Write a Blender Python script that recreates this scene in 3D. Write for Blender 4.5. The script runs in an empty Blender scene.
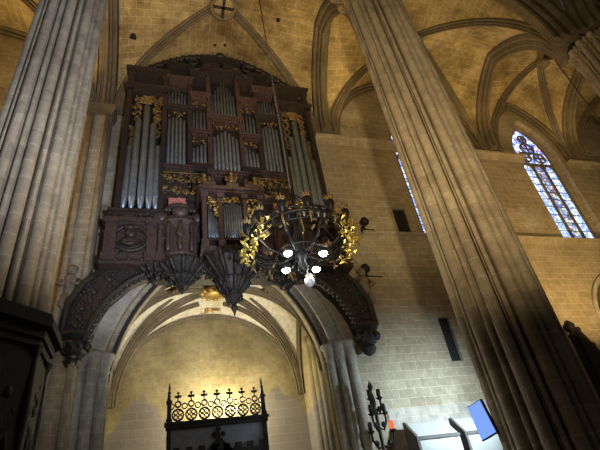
import bpy, bmesh, math, random
from mathutils import Vector, Matrix
rnd = random.Random(7)
PI = math.pi
scene = bpy.context.scene
COL = scene.collection
sin, cos, sqrt = math.sin, math.cos, math.sqrt

# ------------------------------------------------------------------ camera
F_PX = 450.0
TH, RO, AZ = math.radians(34.0), math.radians(9.6), math.radians(20.6)
CAM = Vector((0, 0, 1.6))
_h = Vector((sin(AZ), cos(AZ), 0)); _r = Vector((cos(AZ), -sin(AZ), 0)); _u = Vector((0, 0, 1))
_F = _h*cos(TH) + _u*sin(TH); _U0 = _u*cos(TH) - _h*sin(TH)
_R = _r*cos(RO) - _U0*sin(RO); _U = _r*sin(RO) + _U0*cos(RO)
cd = bpy.data.cameras.new('camera'); cam = bpy.data.objects.new('camera', cd); COL.objects.link(cam)
cd.sensor_width = 36; cd.lens = F_PX/600*36; cd.clip_end = 300
M = Matrix.Identity(4)
for i in range(3):
    M[i][0], M[i][1], M[i][2], M[i][3] = _R[i], _U[i], -_F[i], CAM[i]
cam.matrix_world = M
scene.camera = cam

# ------------------------------------------------------------------ materials
MATS = {}
def new_mat(name):
    m = bpy.data.materials.new(name); m.use_nodes = True
    nt = m.node_tree; nt.nodes.clear()
    out = nt.nodes.new('ShaderNodeOutputMaterial'); b = nt.nodes.new('ShaderNodeBsdfPrincipled')
    nt.links.new(b.outputs[0], out.inputs[0])
    MATS[name] = m
    return m, nt, b
def nd(nt, t, **kw):
    n = nt.nodes.new(t)
    for k, v in kw.items():
        if k.startswith('i_'):
            n.inputs[k[2:].replace('_', ' ')].default_value = v
        else: setattr(n, k, v)
    return n
def c4(c): return (c[0], c[1], c[2], 1)
def ramp(nt, stops):
    r = nt.nodes.new('ShaderNodeValToRGB')
    e = r.color_ramp.elements
    e[0].position, e[0].color = stops[0][0], c4(stops[0][1]); e[1].position, e[1].color = stops[-1][0], c4(stops[-1][1])
    for p, c in stops[1:-1]:
        x = e.new(p); x.color = c4(c)
    return r
def mix(nt, fac, a, b, blend='MIX'):
    m = nt.nodes.new('ShaderNodeMix'); m.data_type = 'RGBA'; m.blend_type = blend
    L = nt.links
    for sock, v in ((m.inputs[0], fac), (m.inputs[6], a), (m.inputs[7], b)):
        if hasattr(v, 'links'): L.new(v, sock)
        elif isinstance(v, (int, float)): sock.default_value = v
        else: sock.default_value = c4(v)
    return m.outputs[2]
def stone(name, c1, c2, mortar, bw=.75, bh=.34, ms=.012, stain=(.45, .4, .33), stain_amt=.6, rough=.9, patch=None):
    m, nt, b = new_mat(name); L = nt.links
    uv = nd(nt, 'ShaderNodeUVMap'); geo = nd(nt, 'ShaderNodeNewGeometry')
    wob = nd(nt, 'ShaderNodeTexNoise', i_Scale=1.7, i_Detail=3.0)
    L.new(uv.outputs[0], wob.inputs['Vector'])
    vm = nd(nt, 'ShaderNodeVectorMath', operation='MULTIPLY_ADD'); vm.inputs[1].default_value = (.05, .05, 0)
    L.new(wob.outputs['Color'], vm.inputs[0]); L.new(uv.outputs[0], vm.inputs[2])
    br = nd(nt, 'ShaderNodeTexBrick', i_Scale=1.0, i_Mortar_Size=ms, i_Mortar_Smooth=.4, i_Bias=0.0, i_Brick_Width=bw, i_Row_Height=bh)
    br.inputs['Color1'].default_value = c4(c1); br.inputs['Color2'].default_value = c4(c2); br.inputs['Mortar'].default_value = c4(mortar)
    L.new(vm.outputs[0], br.inputs['Vector'])
    n1 = nd(nt, 'ShaderNodeTexNoise', i_Scale=.55, i_Detail=6.0, i_Roughness=.65); L.new(geo.outputs['Position'], n1.inputs['Vector'])
    r1 = ramp(nt, [(.35, stain), (.62, (1, 1, 1))]); L.new(n1.outputs['Fac'], r1.inputs[0])
    n2 = nd(nt, 'ShaderNodeTexNoise', i_Scale=5.0, i_Detail=5.0, i_Roughness=.7); L.new(geo.outputs['Position'], n2.inputs['Vector'])
    r2 = ramp(nt, [(.3, (.62, .6, .56)), (.7, (1.12, 1.1, 1.08))]); L.new(n2.outputs['Fac'], r2.inputs[0])
    col = mix(nt, stain_amt, br.outputs['Color'], r1.outputs[0], 'MULTIPLY')
    col = mix(nt, .8, col, r2.outputs[0], 'MULTIPLY')
    if patch:                                                   # bare unpainted masonry below a torn edge, rising to both sides
        pc, z0, slope = patch
        sep = nd(nt, 'ShaderNodeSeparateXYZ'); L.new(geo.outputs['Position'], sep.inputs[0])
        n3 = nd(nt, 'ShaderNodeTexNoise', i_Scale=1.1, i_Detail=5.0, i_Roughness=.6); L.new(geo.outputs['Position'], n3.inputs['Vector'])
        def mth(op, x, y=None, z=None):
            k = nt.nodes.new('ShaderNodeMath'); k.operation = op
            for i, q in enumerate((x, y, z)):
                if q is None: continue
                if hasattr(q, 'links'): L.new(q, k.inputs[i])
                else: k.inputs[i].default_value = q
            return k.outputs[0]
        d = mth('ABSOLUTE', mth('SUBTRACT', sep.outputs['X'], 2.1))
        lim = mth('MINIMUM', mth('MULTIPLY_ADD', d, slope, z0), mth('MULTIPLY_ADD', d, -1.2, 9.7))
        v = mth('SUBTRACT', mth('MULTIPLY_ADD', n3.outputs['Fac'], 1.6, sep.outputs['Z']), lim)
        mr = nd(nt, 'ShaderNodeMapRange'); mr.inputs[1].default_value = .72; mr.inputs[2].default_value = .92; mr.inputs[3].default_value = 1; mr.inputs[4].default_value = 0
        L.new(v, mr.inputs[0])
        br2 = nd(nt, 'ShaderNodeTexBrick', i_Scale=1.0, i_Mortar_Size=.014, i_Brick_Width=.6, i_Row_Height=.3)
        br2.inputs['Color1'].default_value = c4(pc); br2.inputs['Color2'].default_value = c4([x*.86 for x in pc]); br2.inputs['Mortar'].default_value = c4([x*1.14 for x in pc])
        L.new(vm.outputs[0], br2.inputs['Vector'])
        col = mix(nt, mr.outputs[0], col, br2.outputs['Color'])
    L.new(col, b.inputs['Base Color']); b.inputs['Roughness'].default_value = rough
    bp = nd(nt, 'ShaderNodeBump', i_Strength=.5, i_Distance=.03)
    mm = nd(nt, 'ShaderNodeMath', operation='MULTIPLY_ADD'); mm.inputs[1].default_value = -1.0
    L.new(br.outputs['Fac'], mm.inputs[0]); L.new(n2.outputs['Fac'], mm.inputs[2])
    L.new(mm.outputs[0], bp.inputs['Height']); L.new(bp.outputs[0], b.inputs['Normal'])
    return m
def plain(name, c, rough=.6, metal=0.0, var=.35, scale=6.0, bump=.2, c2=None):
    m, nt, b = new_mat(name); L = nt.links
    geo = nd(nt, 'ShaderNodeNewGeometry')
    n = nd(nt, 'ShaderNodeTexNoise', i_Scale=scale, i_Detail=5.0, i_Roughness=.65); L.new(geo.outputs['Position'], n.inputs['Vector'])
    lo = [x*(1-var) for x in c]; hi = c2 or [min(1, x*(1+var)) for x in c]
    r = ramp(nt, [(.3, lo), (.7, hi)]); L.new(n.outputs['Fac'], r.inputs[0]); L.new(r.outputs[0], b.inputs['Base Color'])
    b.inputs['Roughness'].default_value = rough; b.inputs['Metallic'].default_value = metal
    if bump:
        bp = nd(nt, 'ShaderNodeBump', i_Strength=bump, i_Distance=.02); L.new(n.outputs['Fac'], bp.inputs['Height']); L.new(bp.outputs[0], b.inputs['Normal'])
    return m
def emit(name, c, s):
    m = bpy.data.materials.new(name); m.use_nodes = True; nt = m.node_tree; nt.nodes.clear()
    o = nt.nodes.new('ShaderNodeOutputMaterial'); e = nt.nodes.new('ShaderNodeEmission')
    e.inputs[0].default_value = c4(c); e.inputs[1].default_value = s
    nt.links.new(e.outputs[0], o.inputs[0]); MATS[name] = m
    return m
def stained(name, stops, strength, scale=5.0):
    m = emit(name, (1, 1, 1), strength); nt = m.node_tree; L = nt.links
    e = [n for n in nt.nodes if n.type == 'EMISSION'][0]
    uv = nd(nt, 'ShaderNodeUVMap')
    v = nd(nt, 'ShaderNodeTexVoronoi', i_Scale=scale); L.new(uv.outputs[0], v.inputs['Vector'])
    s = nd(nt, 'ShaderNodeSeparateColor'); L.new(v.outputs['Color'], s.inputs[0])
    r = ramp(nt, stops); r.color_ramp.interpolation = 'CONSTANT'; L.new(s.outputs[0], r.inputs[0])
    v2 = nd(nt, 'ShaderNodeTexVoronoi', i_Scale=scale, feature='DISTANCE_TO_EDGE'); L.new(uv.outputs[0], v2.inputs['Vector'])
    r2 = ramp(nt, [(.02, (.12, .12, .15)), (.07, (1, 1, 1))]); L.new(v2.outputs['Distance'], r2.inputs[0])
    L.new(mix(nt, 1.0, r.outputs[0], r2.outputs[0], 'MULTIPLY'), e.inputs[0])
    return m

stone('wall_stone', (.43, .375, .28), (.35, .305, .225), (.56, .50, .40), .62, .30, .014, stain=(.5, .46, .4))
stone('pier_stone', (.43, .37, .27), (.34, .29, .22), (.50, .44, .345), .62, .42, .014, stain=(.5, .46, .4))
stone('vault_stone', (.46, .37, .185), (.35, .28, .135), (.64, .53, .30), .62, .32, .014, stain=(.32, .27, .2), stain_amt=.95)
stone('rib_stone', (.19, .155, .105), (.15, .125, .085), (.12, .10, .07), .5, 5.0, .012, stain=(.5, .46, .4))
stone('arch_stone', (.50, .47, .42), (.42, .40, .36), (.58, .55, .50), .5, .42, .014)
stone('chapel_plaster', (.44, .37, .21), (.41, .345, .195), (.36, .30, .17), .8, .34, .006, stain=(.42, .38, .30), stain_amt=.7, patch=((.25, .225, .20), 3.9, 1.05))
stone('chapel_vault', (.82, .77, .62), (.78, .73, .58), (.70, .64, .50), .7, .3, .008, stain=(.8, .76, .66))
stone('chapel_rib', (.27, .22, .14), (.24, .195, .125), (.2, .16, .11), .5, 5.0, .01)
stone('floor_stone', (.26, .24, .21), (.21, .19, .17), (.15, .14, .12), .6, .6, .01)
plain('wood_dark', (.028, .020, .019), .55, 0, .45, 7, .3)
plain('wood_red', (.058, .037, .034), .5, 0, .45, 7, .3)
plain('wood_black', (.018, .014, .012), .6, 0, .5, 8, .4)
plain('wood_deep_black', (.009, .008, .008), .7, 0, .5, 8, .4)  # darkest wood tone, used on the pier enclosure
plain('screen_panel', (.30, .30, .36), .6, 0, .2, 4, .1)
plain('carved_dark', (.022, .018, .016), .6, 0, .55, 9, .5)
plain('void_shade', (.008, .007, .007), .9, 0, .2, 5, 0)  # near-black standing in for shade in niches, holes and pipe fields
plain('pipe_metal', (.34, .41, .52), .42, .75, .25, 5, .05)
plain('pipe_dull', (.17, .20, .25), .5, .7, .3, 5, .05)
plain('gilt', (.50, .33, .11), .45, .6, .55, 14, .3)
plain('gilt_bright', (.90, .56, .16), .28, .8, .55, 18, .3)
plain('gilt_dull', (.20, .14, .06), .5, .5, .5, 14, .4)
plain('pink_cloth', (.42, .16, .14), .8, 0, .25, 10, .2)
plain('iron', (.016, .015, .017), .5, .5, .4, 12, .2)
plain('cable_steel', (.10, .095, .09), .6, .3, .2, 12, 0)
plain('white_enamel', (.32, .32, .30), .4, 0, .06, 10, 0)
plain('pale_panel', (.42, .43, .42), .6, 0, .08, 3, .05)
plain('grey_edge', (.10, .095, .09), .7, 0, .2, 6, .1)
plain('plastic_black', (.012, .012, .016), .35, 0, .1, 10, 0)
plain('orange_wood', (.34, .14, .035), .5, 0, .35, 5, .2)
plain('statue_stone', (.20, .16, .12), .8, 0, .4, 8, .3)
emit('lens_glow', (.86, 1.0, .97), 80)
emit('red_glow', (1.0, .16, .05), 1.2)
m_scr = emit('screen_blue', (.22, .40, 1.0), 1.0)
stained('glass_blue', [(0, (.35, .52, 1.0)), (.25, (.62, .78, 1.0)), (.5, (.92, .97, 1.0)), (.78, (.25, .38, .9)), (.93, (.55, .5, .75))], 1.6, 6.0)
stained('glass_figure', [(0, (.5, .6, .85)), (.2, (.85, .82, .7)), (.35, (.2, .28, .7)), (.5, (.16, .2, .26)), (.6, (.8, .87, 1.0)), (.78, (.5, .2, .2)), (.86, (.36, .45, .32)), (.92, (.4, .52, 1.0))], 1.1, 6.0)
stained('glass_rose', [(0, (.08, .14, .75)), (.25, (.25, .4, 1.0)), (.45, (.75, .85, 1.0)), (.7, (.3, .2, .7)), (.8, (.95, .97, 1.0)), (.95, (.6, .25, .3))], 1.7, 5.0)

# ------------------------------------------------------------------ mesh builder
# warps heights and widths from an earlier camera tilt to fit the present one
def HZ(z):
    if z <= 3: return z*.807
    return 5.37+.956*(z-6)-.0026*(z-6)*(z-14)
def HX(x): return .975*x+.12
def HP(p): return Vector((HX(p[0]), p[1], HZ(p[2])))
WORLD = {}
class MB:
    def __init__(s): s.v = []; s.f = []; s.uv = []; s.sm = []
    def add(s, verts, faces, uvs=None, smooth=False):
        o = len(s.v); s.v += [tuple(v) for v in verts]
        for k, f in enumerate(faces):
            s.f.append([i+o for i in f]); s.uv.append(uvs[k] if uvs else None); s.sm.append(smooth)
        return s
    def box(s, x0, y0, z0, x1, y1, z1):
        if x1 < x0: x0, x1 = x1, x0
        if y1 < y0: y0, y1 = y1, y0
        if z1 < z0: z0, z1 = z1, z0
        v = [(x, y, z) for z in (z0, z1) for y in (y0, y1) for x in (x0, x1)]
        return s.add(v, [(0, 2, 3, 1), (4, 5, 7, 6), (0, 1, 5, 4), (2, 6, 7, 3), (0, 4, 6, 2), (1, 3, 7, 5)])
    def prism(s, pts, y0, y1, axis='y'):
        """outline in XZ pushed along Y (or in YZ along X, or XY along Z)"""
        n = len(pts)
        A = sum(pts[i][0]*pts[(i+1) % n][1]-pts[(i+1) % n][0]*pts[i][1] for i in range(n))
        if A < 0: pts = pts[::-1]
        if axis == 'y': g = lambda p, d: (p[0], d, p[1])
        elif axis == 'x': g = lambda p, d: (d, p[0], p[1])
        else: g = lambda p, d: (p[0], p[1], d)
        v = [g(p, y0) for p in pts]+[g(p, y1) for p in pts]
        f = [list(range(n)), list(range(2*n-1, n-1, -1))]
        for i in range(n):
            j = (i+1) % n; f.append([i, i+n, j+n, j])
        return s.add(v, f)
    def ring_sweep(s, rings, closed_prof=True, caps=True, smooth=False, uvs=False, closed_path=False):
        n = len(rings[0]); v = [p for r in rings for p in r]; f = []; U = []
        m = len(rings)
        ul = [0.0]
        for k in range(1, m+1):
            a, b = rings[(k-1) % m], rings[k % m]; ul.append(ul[-1]+(Vector(a[0])-Vector(b[0])).length)
        vl = [0.0]
        for j in range(1, n+1): vl.append(vl[-1]+(Vector(rings[0][j-1])-Vector(rings[0][j % n])).length)
        for k in range(m if closed_path else m-1):
            for j in range(n if closed_prof else n-1):
                j2 = (j+1) % n; k2 = (k+1) % m
                f.append([k*n+j, k*n+j2, k2*n+j2, k2*n+j])
                U.append([(ul[k], vl[j]), (ul[k], vl[j+1]), (ul[k+1], vl[j+1]), (ul[k+1], vl[j])])
        if caps and closed_prof and not closed_path:
            f.append(list(range(n))[::-1]); U.append(None); f.append([(m-1)*n+j for j in range(n)]); U.append(None)
        return s.add(v, f, U if uvs else None, smooth)
    def tube(s, pts, r, n=8, smooth=True):
        pts = [Vector(p) for p in pts]; rr = r if isinstance(r, (list, tuple)) else [r]*len(pts)
        rings = []
        up = None
        for i, p in enumerate(pts):
            t = (pts[min(i+1, len(pts)-1)]-pts[max(i-1, 0)]).normalized()
            if up is None: up = t.orthogonal().normalized()
            a = (up - t*up.dot(t))
            a = a.normalized() if a.length > 1e-5 else t.orthogonal().normalized()
            up = a; b = t.cross(a)
            rings.append([tuple(p+(a*cos(2*PI*k/n)+b*sin(2*PI*k/n))*rr[i]) for k in range(n)])
        return s.ring_sweep(rings, smooth=smooth)
    def lathe(s, cx, cy, prof, n=12, smooth=True, a0=0, a1=2*PI):
        """prof: (radius, z) from bottom to top"""
        full = abs(a1-a0-2*PI) < 1e-4; k = n if full else n+1
        rings = [[(cx+max(r, .0008)*cos(a0+(a1-a0)*j/n), cy+max(r, .0008)*sin(a0+(a1-a0)*j/n), z) for j in range(k)] for r, z in prof]
        return s.ring_sweep(rings, smooth=smooth)
    def ball(s, c, r, n=8, m=6, smooth=True):
        rx, ry, rz = r if isinstance(r, (tuple, list)) else (r, r, r)
        rings = [[(c[0]+rx*cos(2*PI*j/n)*sin(PI*i/m+.02*(i == 0)-.02*(i == m)), c[1]+ry*sin(2*PI*j/n)*sin(PI*i/m+.02*(i == 0)-.02*(i == m)), c[2]-rz*cos(PI*i/m)) for j in range(n)] for i in range(m+1)]
        return s.ring_sweep(rings, smooth=smooth)
    def carve(s, n, x0, x1, y, z0, z1, size, seed=0, inside=None, depth=.06, n_=6):
        """relief carving: many small rounded leaves and bosses in a field"""
        R = random.Random(seed)
        for i in range(n):
            x, z = R.uniform(x0, x1), R.uniform(z0, z1)
            if inside and not inside(x, z): continue
            a = size*R.uniform(.5, 1.25)
            if R.random() < .5:
                s.ball((x, y, z), (a*R.uniform(.35, 1), depth*R.uniform(.6, 1.4), a*R.uniform(.35, 1)), n_, 4)
            else:                                                # a curled scroll
                t0 = R.uniform(0, 6.28); d = R.choice((-1, 1))
                s.tube([(x+a*(1-k*.11)*cos(t0+d*k*.75), y-depth*.3, z+a*(1-k*.11)*sin(t0+d*k*.75)) for k in range(6)], [size*.22*(1-.1*k) for k in range(6)], 5)
        return s
    def build(s, name, mat, parent=None, **props):
        vs = [HP(v) for v in s.v]
        lo = Vector([min(v[i] for v in vs) for i in range(3)]); hi = Vector([max(v[i] for v in vs) for i in range(3)])
        org = Vector(((lo.x+hi.x)/2, (lo.y+hi.y)/2, lo.z))
        me = bpy.data.meshes.new(name); me.from_pydata([tuple(v-org) for v in vs], [], s.f)
        me.polygons.foreach_set('use_smooth', s.sm)
        uvl = me.uv_layers.new(name='UVMap')
        for p, u in zip(me.polygons, s.uv):
            n = p.normal; ax = max(range(3), key=lambda i: abs(n[i]))
            for k, li in enumerate(p.loop_indices):
                if u: uvl.data[li].uv = u[k]
                else:
                    c = vs[me.loops[li].vertex_index]
                    uvl.data[li].uv = (c.x, c.z) if ax == 1 else ((c.y, c.z) if ax == 0 else (c.x, c.y))
        me.materials.append(MATS[mat])
        o = bpy.data.objects.new(name, me); COL.objects.link(o)
        pw = Vector((0, 0, 0))
        if parent: o.parent = parent; pw = WORLD[parent.name]
        o.location = org-pw; WORLD[o.name] = org
        for k, v in props.items(): o[k] = v
        return o
def thing(name, label, cat, loc, group=None):
    loc = HP(loc)
    o = bpy.data.objects.new(name, None); COL.objects.link(o); o.location = loc; o.empty_display_size = .2
    WORLD[o.name] = Vector(loc); o['label'] = label; o['category'] = cat
    if group: o['group'] = group
    return o
def tag(o, label, cat, group=None):
    o['label'] = label; o['category'] = cat
    if group: o['group'] = group
    return o
def ell(h, r, t, power=1.0):                                      # rising quarter curve: 0..1 -> (inset, height)
    return h*(1-cos(t*PI/2)), r*sin(t*PI/2)
def parc(h, r, t):                                               # half of a pointed arch, vertical at the springing
    if r <= h: return ell(h, r, t)
    Rr = (h*h+r*r)/(2*h); a1 = math.atan2(r, Rr-h); a = a1*t
    return Rr-Rr*cos(a), Rr*sin(a)
def pointed(xc, half, z0, rise, n=14):                             # outline of a pointed opening head, right to left
    L = [(xc-half+parc(half, rise, k/n)[0], z0+parc(half, rise, k/n)[1]) for k in range(n+1)]
    return [(2*xc-x, z) for x, z in L][:-1]+L[::-1]
def lancet(xc, half, zb, z0, rise, n=14):
    return [(xc-half, zb), (xc+half, zb)]+pointed(xc, half, z0, rise, n)
def sweep_arc(mb, pts, out, prof, uvs=True):
    """pts: 3-D polyline in a vertical plane; prof: list of (side, inward); out: +1"""
    pts = [Vector(p) for p in pts]; d = pts[-1]-pts[0]
    rings = []
    sd = None
    for i in range(len(pts)):
        t = (pts[min(i+1, len(pts)-1)]-pts[max(i-1, 0)]).normalized()
        if sd is None:
            hd = Vector((d.x, d.y, 0)).normalized(); sd = Vector((hd.y, -hd.x, 0))
        inn = -sd.cross(t).normalized()
        rings.append([tuple(pts[i]+sd*a+inn*b) for a, b in prof])
    return mb.ring_sweep(rings, uvs=uvs)
def rib_prof(w, d):
    p = [(-w, -.06), (-w, d*.22), (-w*.86, d*.30), (-w*.58, d*.30), (-w*.58, d*.20), (-w*.52, d*.20), (-w*.52, d*.62), (-w*.42, d*.70), (-w*.26, d*.70), (-w*.26, d*.55), (-w*.20, d*.55), (-w*.20, d*.92), (-w*.1, d)]
    return p+[(-a, b) for a, b in p[::-1]]
def rib_prof_plain(w, d):
    p = [(-w, -.06), (-w, d*.30), (-w*.74, d*.40), (-w*.74, d*.55), (-w*.5, d*.62), (-w*.34, d*.74), (-w*.34, d*.9), (-w*.18, d)]
    return p+[(-a, b) for a, b in p[::-1]]

# ------------------------------------------------------------------ setting
YP, YW = 7.1, 14.0
ZS = 18.3
PX = [(-2.70, 7.6, .80), (6.26, 6.6, .85), (17.0, 7.1, .82)]                                          # piers along the aisle
BX = [-12.4, -2.7, 7.3, 17.1, 23.3, 30.5]
BP = [-12.2, -2.7, 6.45, 16.5, 22.6, 30.0]

def box_obj(name, mat, *b): 
    o = MB().box(*b).build(name, mat); o['kind'] = 'structure'; return o
box_obj('floor', 'floor_stone', -14, -9, -.3, 32, 19, 0)

def cutter(pts, y0, y1):
    return MB().prism(pts, y0, y1).build('cutter', 'wall_stone')
wall = MB().box(-14, YW, -.3, 32, YW+.68, 25.5).build('wall_back', 'wall_stone')
CHX, CHH, CHZ, CHR = 2.0, 3.5, 6.2, 5.4                             # chapel arch: centre, half span, springing, rise
ARX = 20.35
WINS = [(12.5, 1.25), (20.55, 1.25), (27.9, 1.25)]
WB, WS, WR = 12.15, 18.6, 2.75
NICHES = [(9.8, 10.42, 12.3, 13.75), (10.3, 10.8, 6.55, 8.3)]
cuts = [cutter(lancet(CHX, CHH, -1, CHZ, CHR, 20), 13, 16),
        cutter(lancet(CHX, CHH+.85, -1, CHZ, CHR+.85, 20), 13, YW+.42),
        cutter(lancet(ARX, 1.75, -1, 7.8, 2.4), 13, 16), cutter(lancet(ARX, 2.0, -1, 7.8, 2.65), 13, YW+.25)]
for xc, hw in WINS:
    cuts.append(cutter(lancet(xc, hw, WB, WS, WR), 13, 16))
    cuts.append(cutter(lancet(xc, hw+.28, WB-.1, WS, WR+.35), 13, YW+.3))
for a, b_, c, d in NICHES: cuts.append(MB().box(a, 13, c, b_, YW+.6, d).build('cutter', 'wall_stone'))
for c in cuts:
    md = wall.modifiers.new('cut', 'BOOLEAN'); md.object = c; md.operation = 'DIFFERENCE'; md.solver = 'EXACT'
bpy.context.view_layer.update()
dg = bpy.context.evaluated_depsgraph_get()
nm = bpy.data.meshes.new_from_object(wall.evaluated_get(dg))
mw = wall.location.copy()
wall.modifiers.clear(); old = wall.data; wall.data = nm; nm.name = 'wall_back'
for c in cuts: bpy.data.objects.remove(c)
uvl = nm.uv_layers[0] if nm.uv_layers else nm.uv_layers.new(name='UVMap')
for p in nm.polygons:
    n = p.normal; ax = max(range(3), key=lambda i: abs(n[i])); p.use_smooth = False
    for li in p.loop_indices:
        c = nm.vertices[nm.loops[li].vertex_index].co+mw
        uvl.data[li].uv = (c.x, c.z) if ax == 1 else ((c.y, c.z) if ax == 0 else (c.x, c.y))
wall['kind'] = 'structure'

# black sheets painted as the shade inside the two small wall niches
MB().box(9.84, YW+.10, 12.32, 10.38, YW+.16, 13.72).build('niche_shade', 'void_shade', wall)
MB().box(10.33, YW+.10, 6.58, 10.77, YW+.16, 8.28).build('niche_shade', 'void_shade', wall)
mb = MB()
for r in range(4):
    for k in range(3): mb.box(16.9+k*.5+(r % 2)*.2, YW-.015, 13.0+r*.33, 17.37+k*.5+(r % 2)*.2, YW+.1, 13.3+r*.33)
mb.build('repaired_masonry', 'arch_stone', wall)

# cornice and sill courses
def moulded(name, x0, x1, z, d=.28, h=.4, mat='rib_stone'):
    pr = [(YW+.1, z-h), (YW-.02, z-h), (YW-d*.35, z-h*.6), (YW-d*.5, z-h*.45), (YW-d, z-h*.25), (YW-d, z), (YW+.1, z)]
    o = MB().prism(pr, x0, x1, 'x').build(name, mat); o['kind'] = 'structure'; return o
n = 1
for x0, x1 in ((-12.7, -3.2), (6.75, 11.15), (14.3, 19.2), (22.4, 26.3), (29.5, 32)):
    moulded('trim_%d' % n, x0, x1, 18.15, .30, .42, 'wall_stone'); n += 1
for x0, x1 in ((7.95, 14.5), (15.2, 23.0), (24.0, 30)):
    moulded('trim_%d' % n, x0, x1, 12.3 if x0 > 9 else 12.25, .24, .3, 'wall_stone'); n += 1
o = MB().box(7.2, YW-.05, 0, 14.6, YW+.05, 5.05).build('baseboard_back', 'arch_stone'); o['kind'] = 'structure'
# flat buttresses on the wall with caps
def buttress(name, x0, x1, y0):
    o = MB().box(x0, y0, 0, x1, YW+.1, 17.6).build(name, 'wall_stone'); o['kind'] = 'structure'
    pr = [(x0-.02, 17.55), (x1+.02, 17.55), (x1+.14, 17.85), (x1+.14, 18.15), (x0-.14, 18.15), (x0-.14, 17.85)]
    MB().prism(pr, y0-.14, YW+.1).build('capital', 'rib_stone', o)
    mb = MB()
    for x in (x0+.12, x1-.12): mb.tube([(x, y0-.02, 0), (x, y0-.02, 17.6)], .11, 8)
    mb.build('shaft', 'pier_stone', o)
buttress('trim_%d' % n, -3.15, -2.3, 13.45); n += 1

# ------------------------------------------------------------------ piers
def pier_profile(R0, k=11):
    out = []
    N = 240
    sh = []
    for i in range(k):
        a = 2*PI*i/k+PI/8
        sh.append((R0*.865*cos(a), R0*.865*sin(a), R0*.135))
        b = a+PI/k
        sh.append((R0*.87*cos(b), R0*.87*sin(b), R0*.062))
        for d in (.205, -.205): sh.append((R0*.80*cos(a+d), R0*.80*sin(a+d), R0*.022))
    for j in range(N):
        t = 2*PI*j/N; ux, uy = cos(t), sin(t); best = R0*.67
        for cx, cy, r in sh:
            p = cx*ux+cy*uy; dd = cx*cx+cy*cy-p*p
            if p > 0 and dd < r*r: best = max(best, p+sqrt(r*r-dd))
        out.append((best*ux, best*uy))
    return out
PIER_LABELS = ['clustered stone pier at left rising from the dark carved wooden enclosure',
               'tall leaning clustered stone pier between organ wall and stained glass window',
               'far clustered pier at upper right corner with only capital and shaft top showing']
def pier(cx, cy, R0, label):
    t = thing('clustered_pier', label, 'pier', (cx, cy, 0), None)
    pr = pier_profile(R0); N = len(pr)
    rings = [[(cx+x, cy+y, z) for x, y in pr] for z in (1.0, 16.9)]
    v = [p for r in rings for p in r]; f = []; U = []
    for j in range(N):
        j2 = (j+1) % N; f.append([j, j2, N+j2, N+j]); u0, u1 = 6.0*R0*j/N, 6.0*R0*(j+1)/N
        U.append([(u0, 1), (u1, 1), (u1, 16.9), (u0, 16.9)])
    MB().add(v, f, U, False).build('shafts', 'pier_stone', t)
    mb = MB()
    for z0, z1, q in ((0, .5, 1.16), (.5, .8, 1.12), (.8, 1.02, 1.05)):
        mb.prism([(cx+R0*q*cos(PI/8+PI/4*i), cy+R0*q*sin(PI/8+PI/4*i)) for i in range(8)], z0, z1, 'z')
    mb.build('base', 'pier_stone', t)
    mb = MB()
    for z, q0, q1 in ((16.75, 1.0, 1.04), (16.95, .98, 1.03), (17.3, 1.05, 1.11), (17.5, 1.08, 1.14)):
        rr = [[(cx+x*q0, cy+y*q0, z) for x, y in pr[::2]], [(cx+x*q1, cy+y*q1, z+.09) for x, y in pr[::2]], [(cx+x*q0, cy+y*q0, z+.16) for x, y in pr[::2]]]
        mb.ring_sweep(rr)
    rr = [[(cx+x*q, cy+y*q, z) for x, y in pr[::2]] for z, q in ((16.8, .98), (17.1, 1.02), (17.4, 1.09), (17.68, 1.12))]
    mb.ring_sweep(rr)
    R = random.Random(3)
    for i in range(46):
        a = 2*PI*i/46; q = R0*(1.0+.05*(i % 2)); z = 17.12+.12*(i % 2)
        mb.ball((cx+q*cos(a), cy+q*sin(a), z), (.05, .05, .10*R.uniform(.8, 1.2)), 6, 4)
    mb.build('capital', 'pier_stone', t)
    return t
for (x, y, r), l in zip(PX, PIER_LABELS): pier(x, y, r, l)

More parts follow.
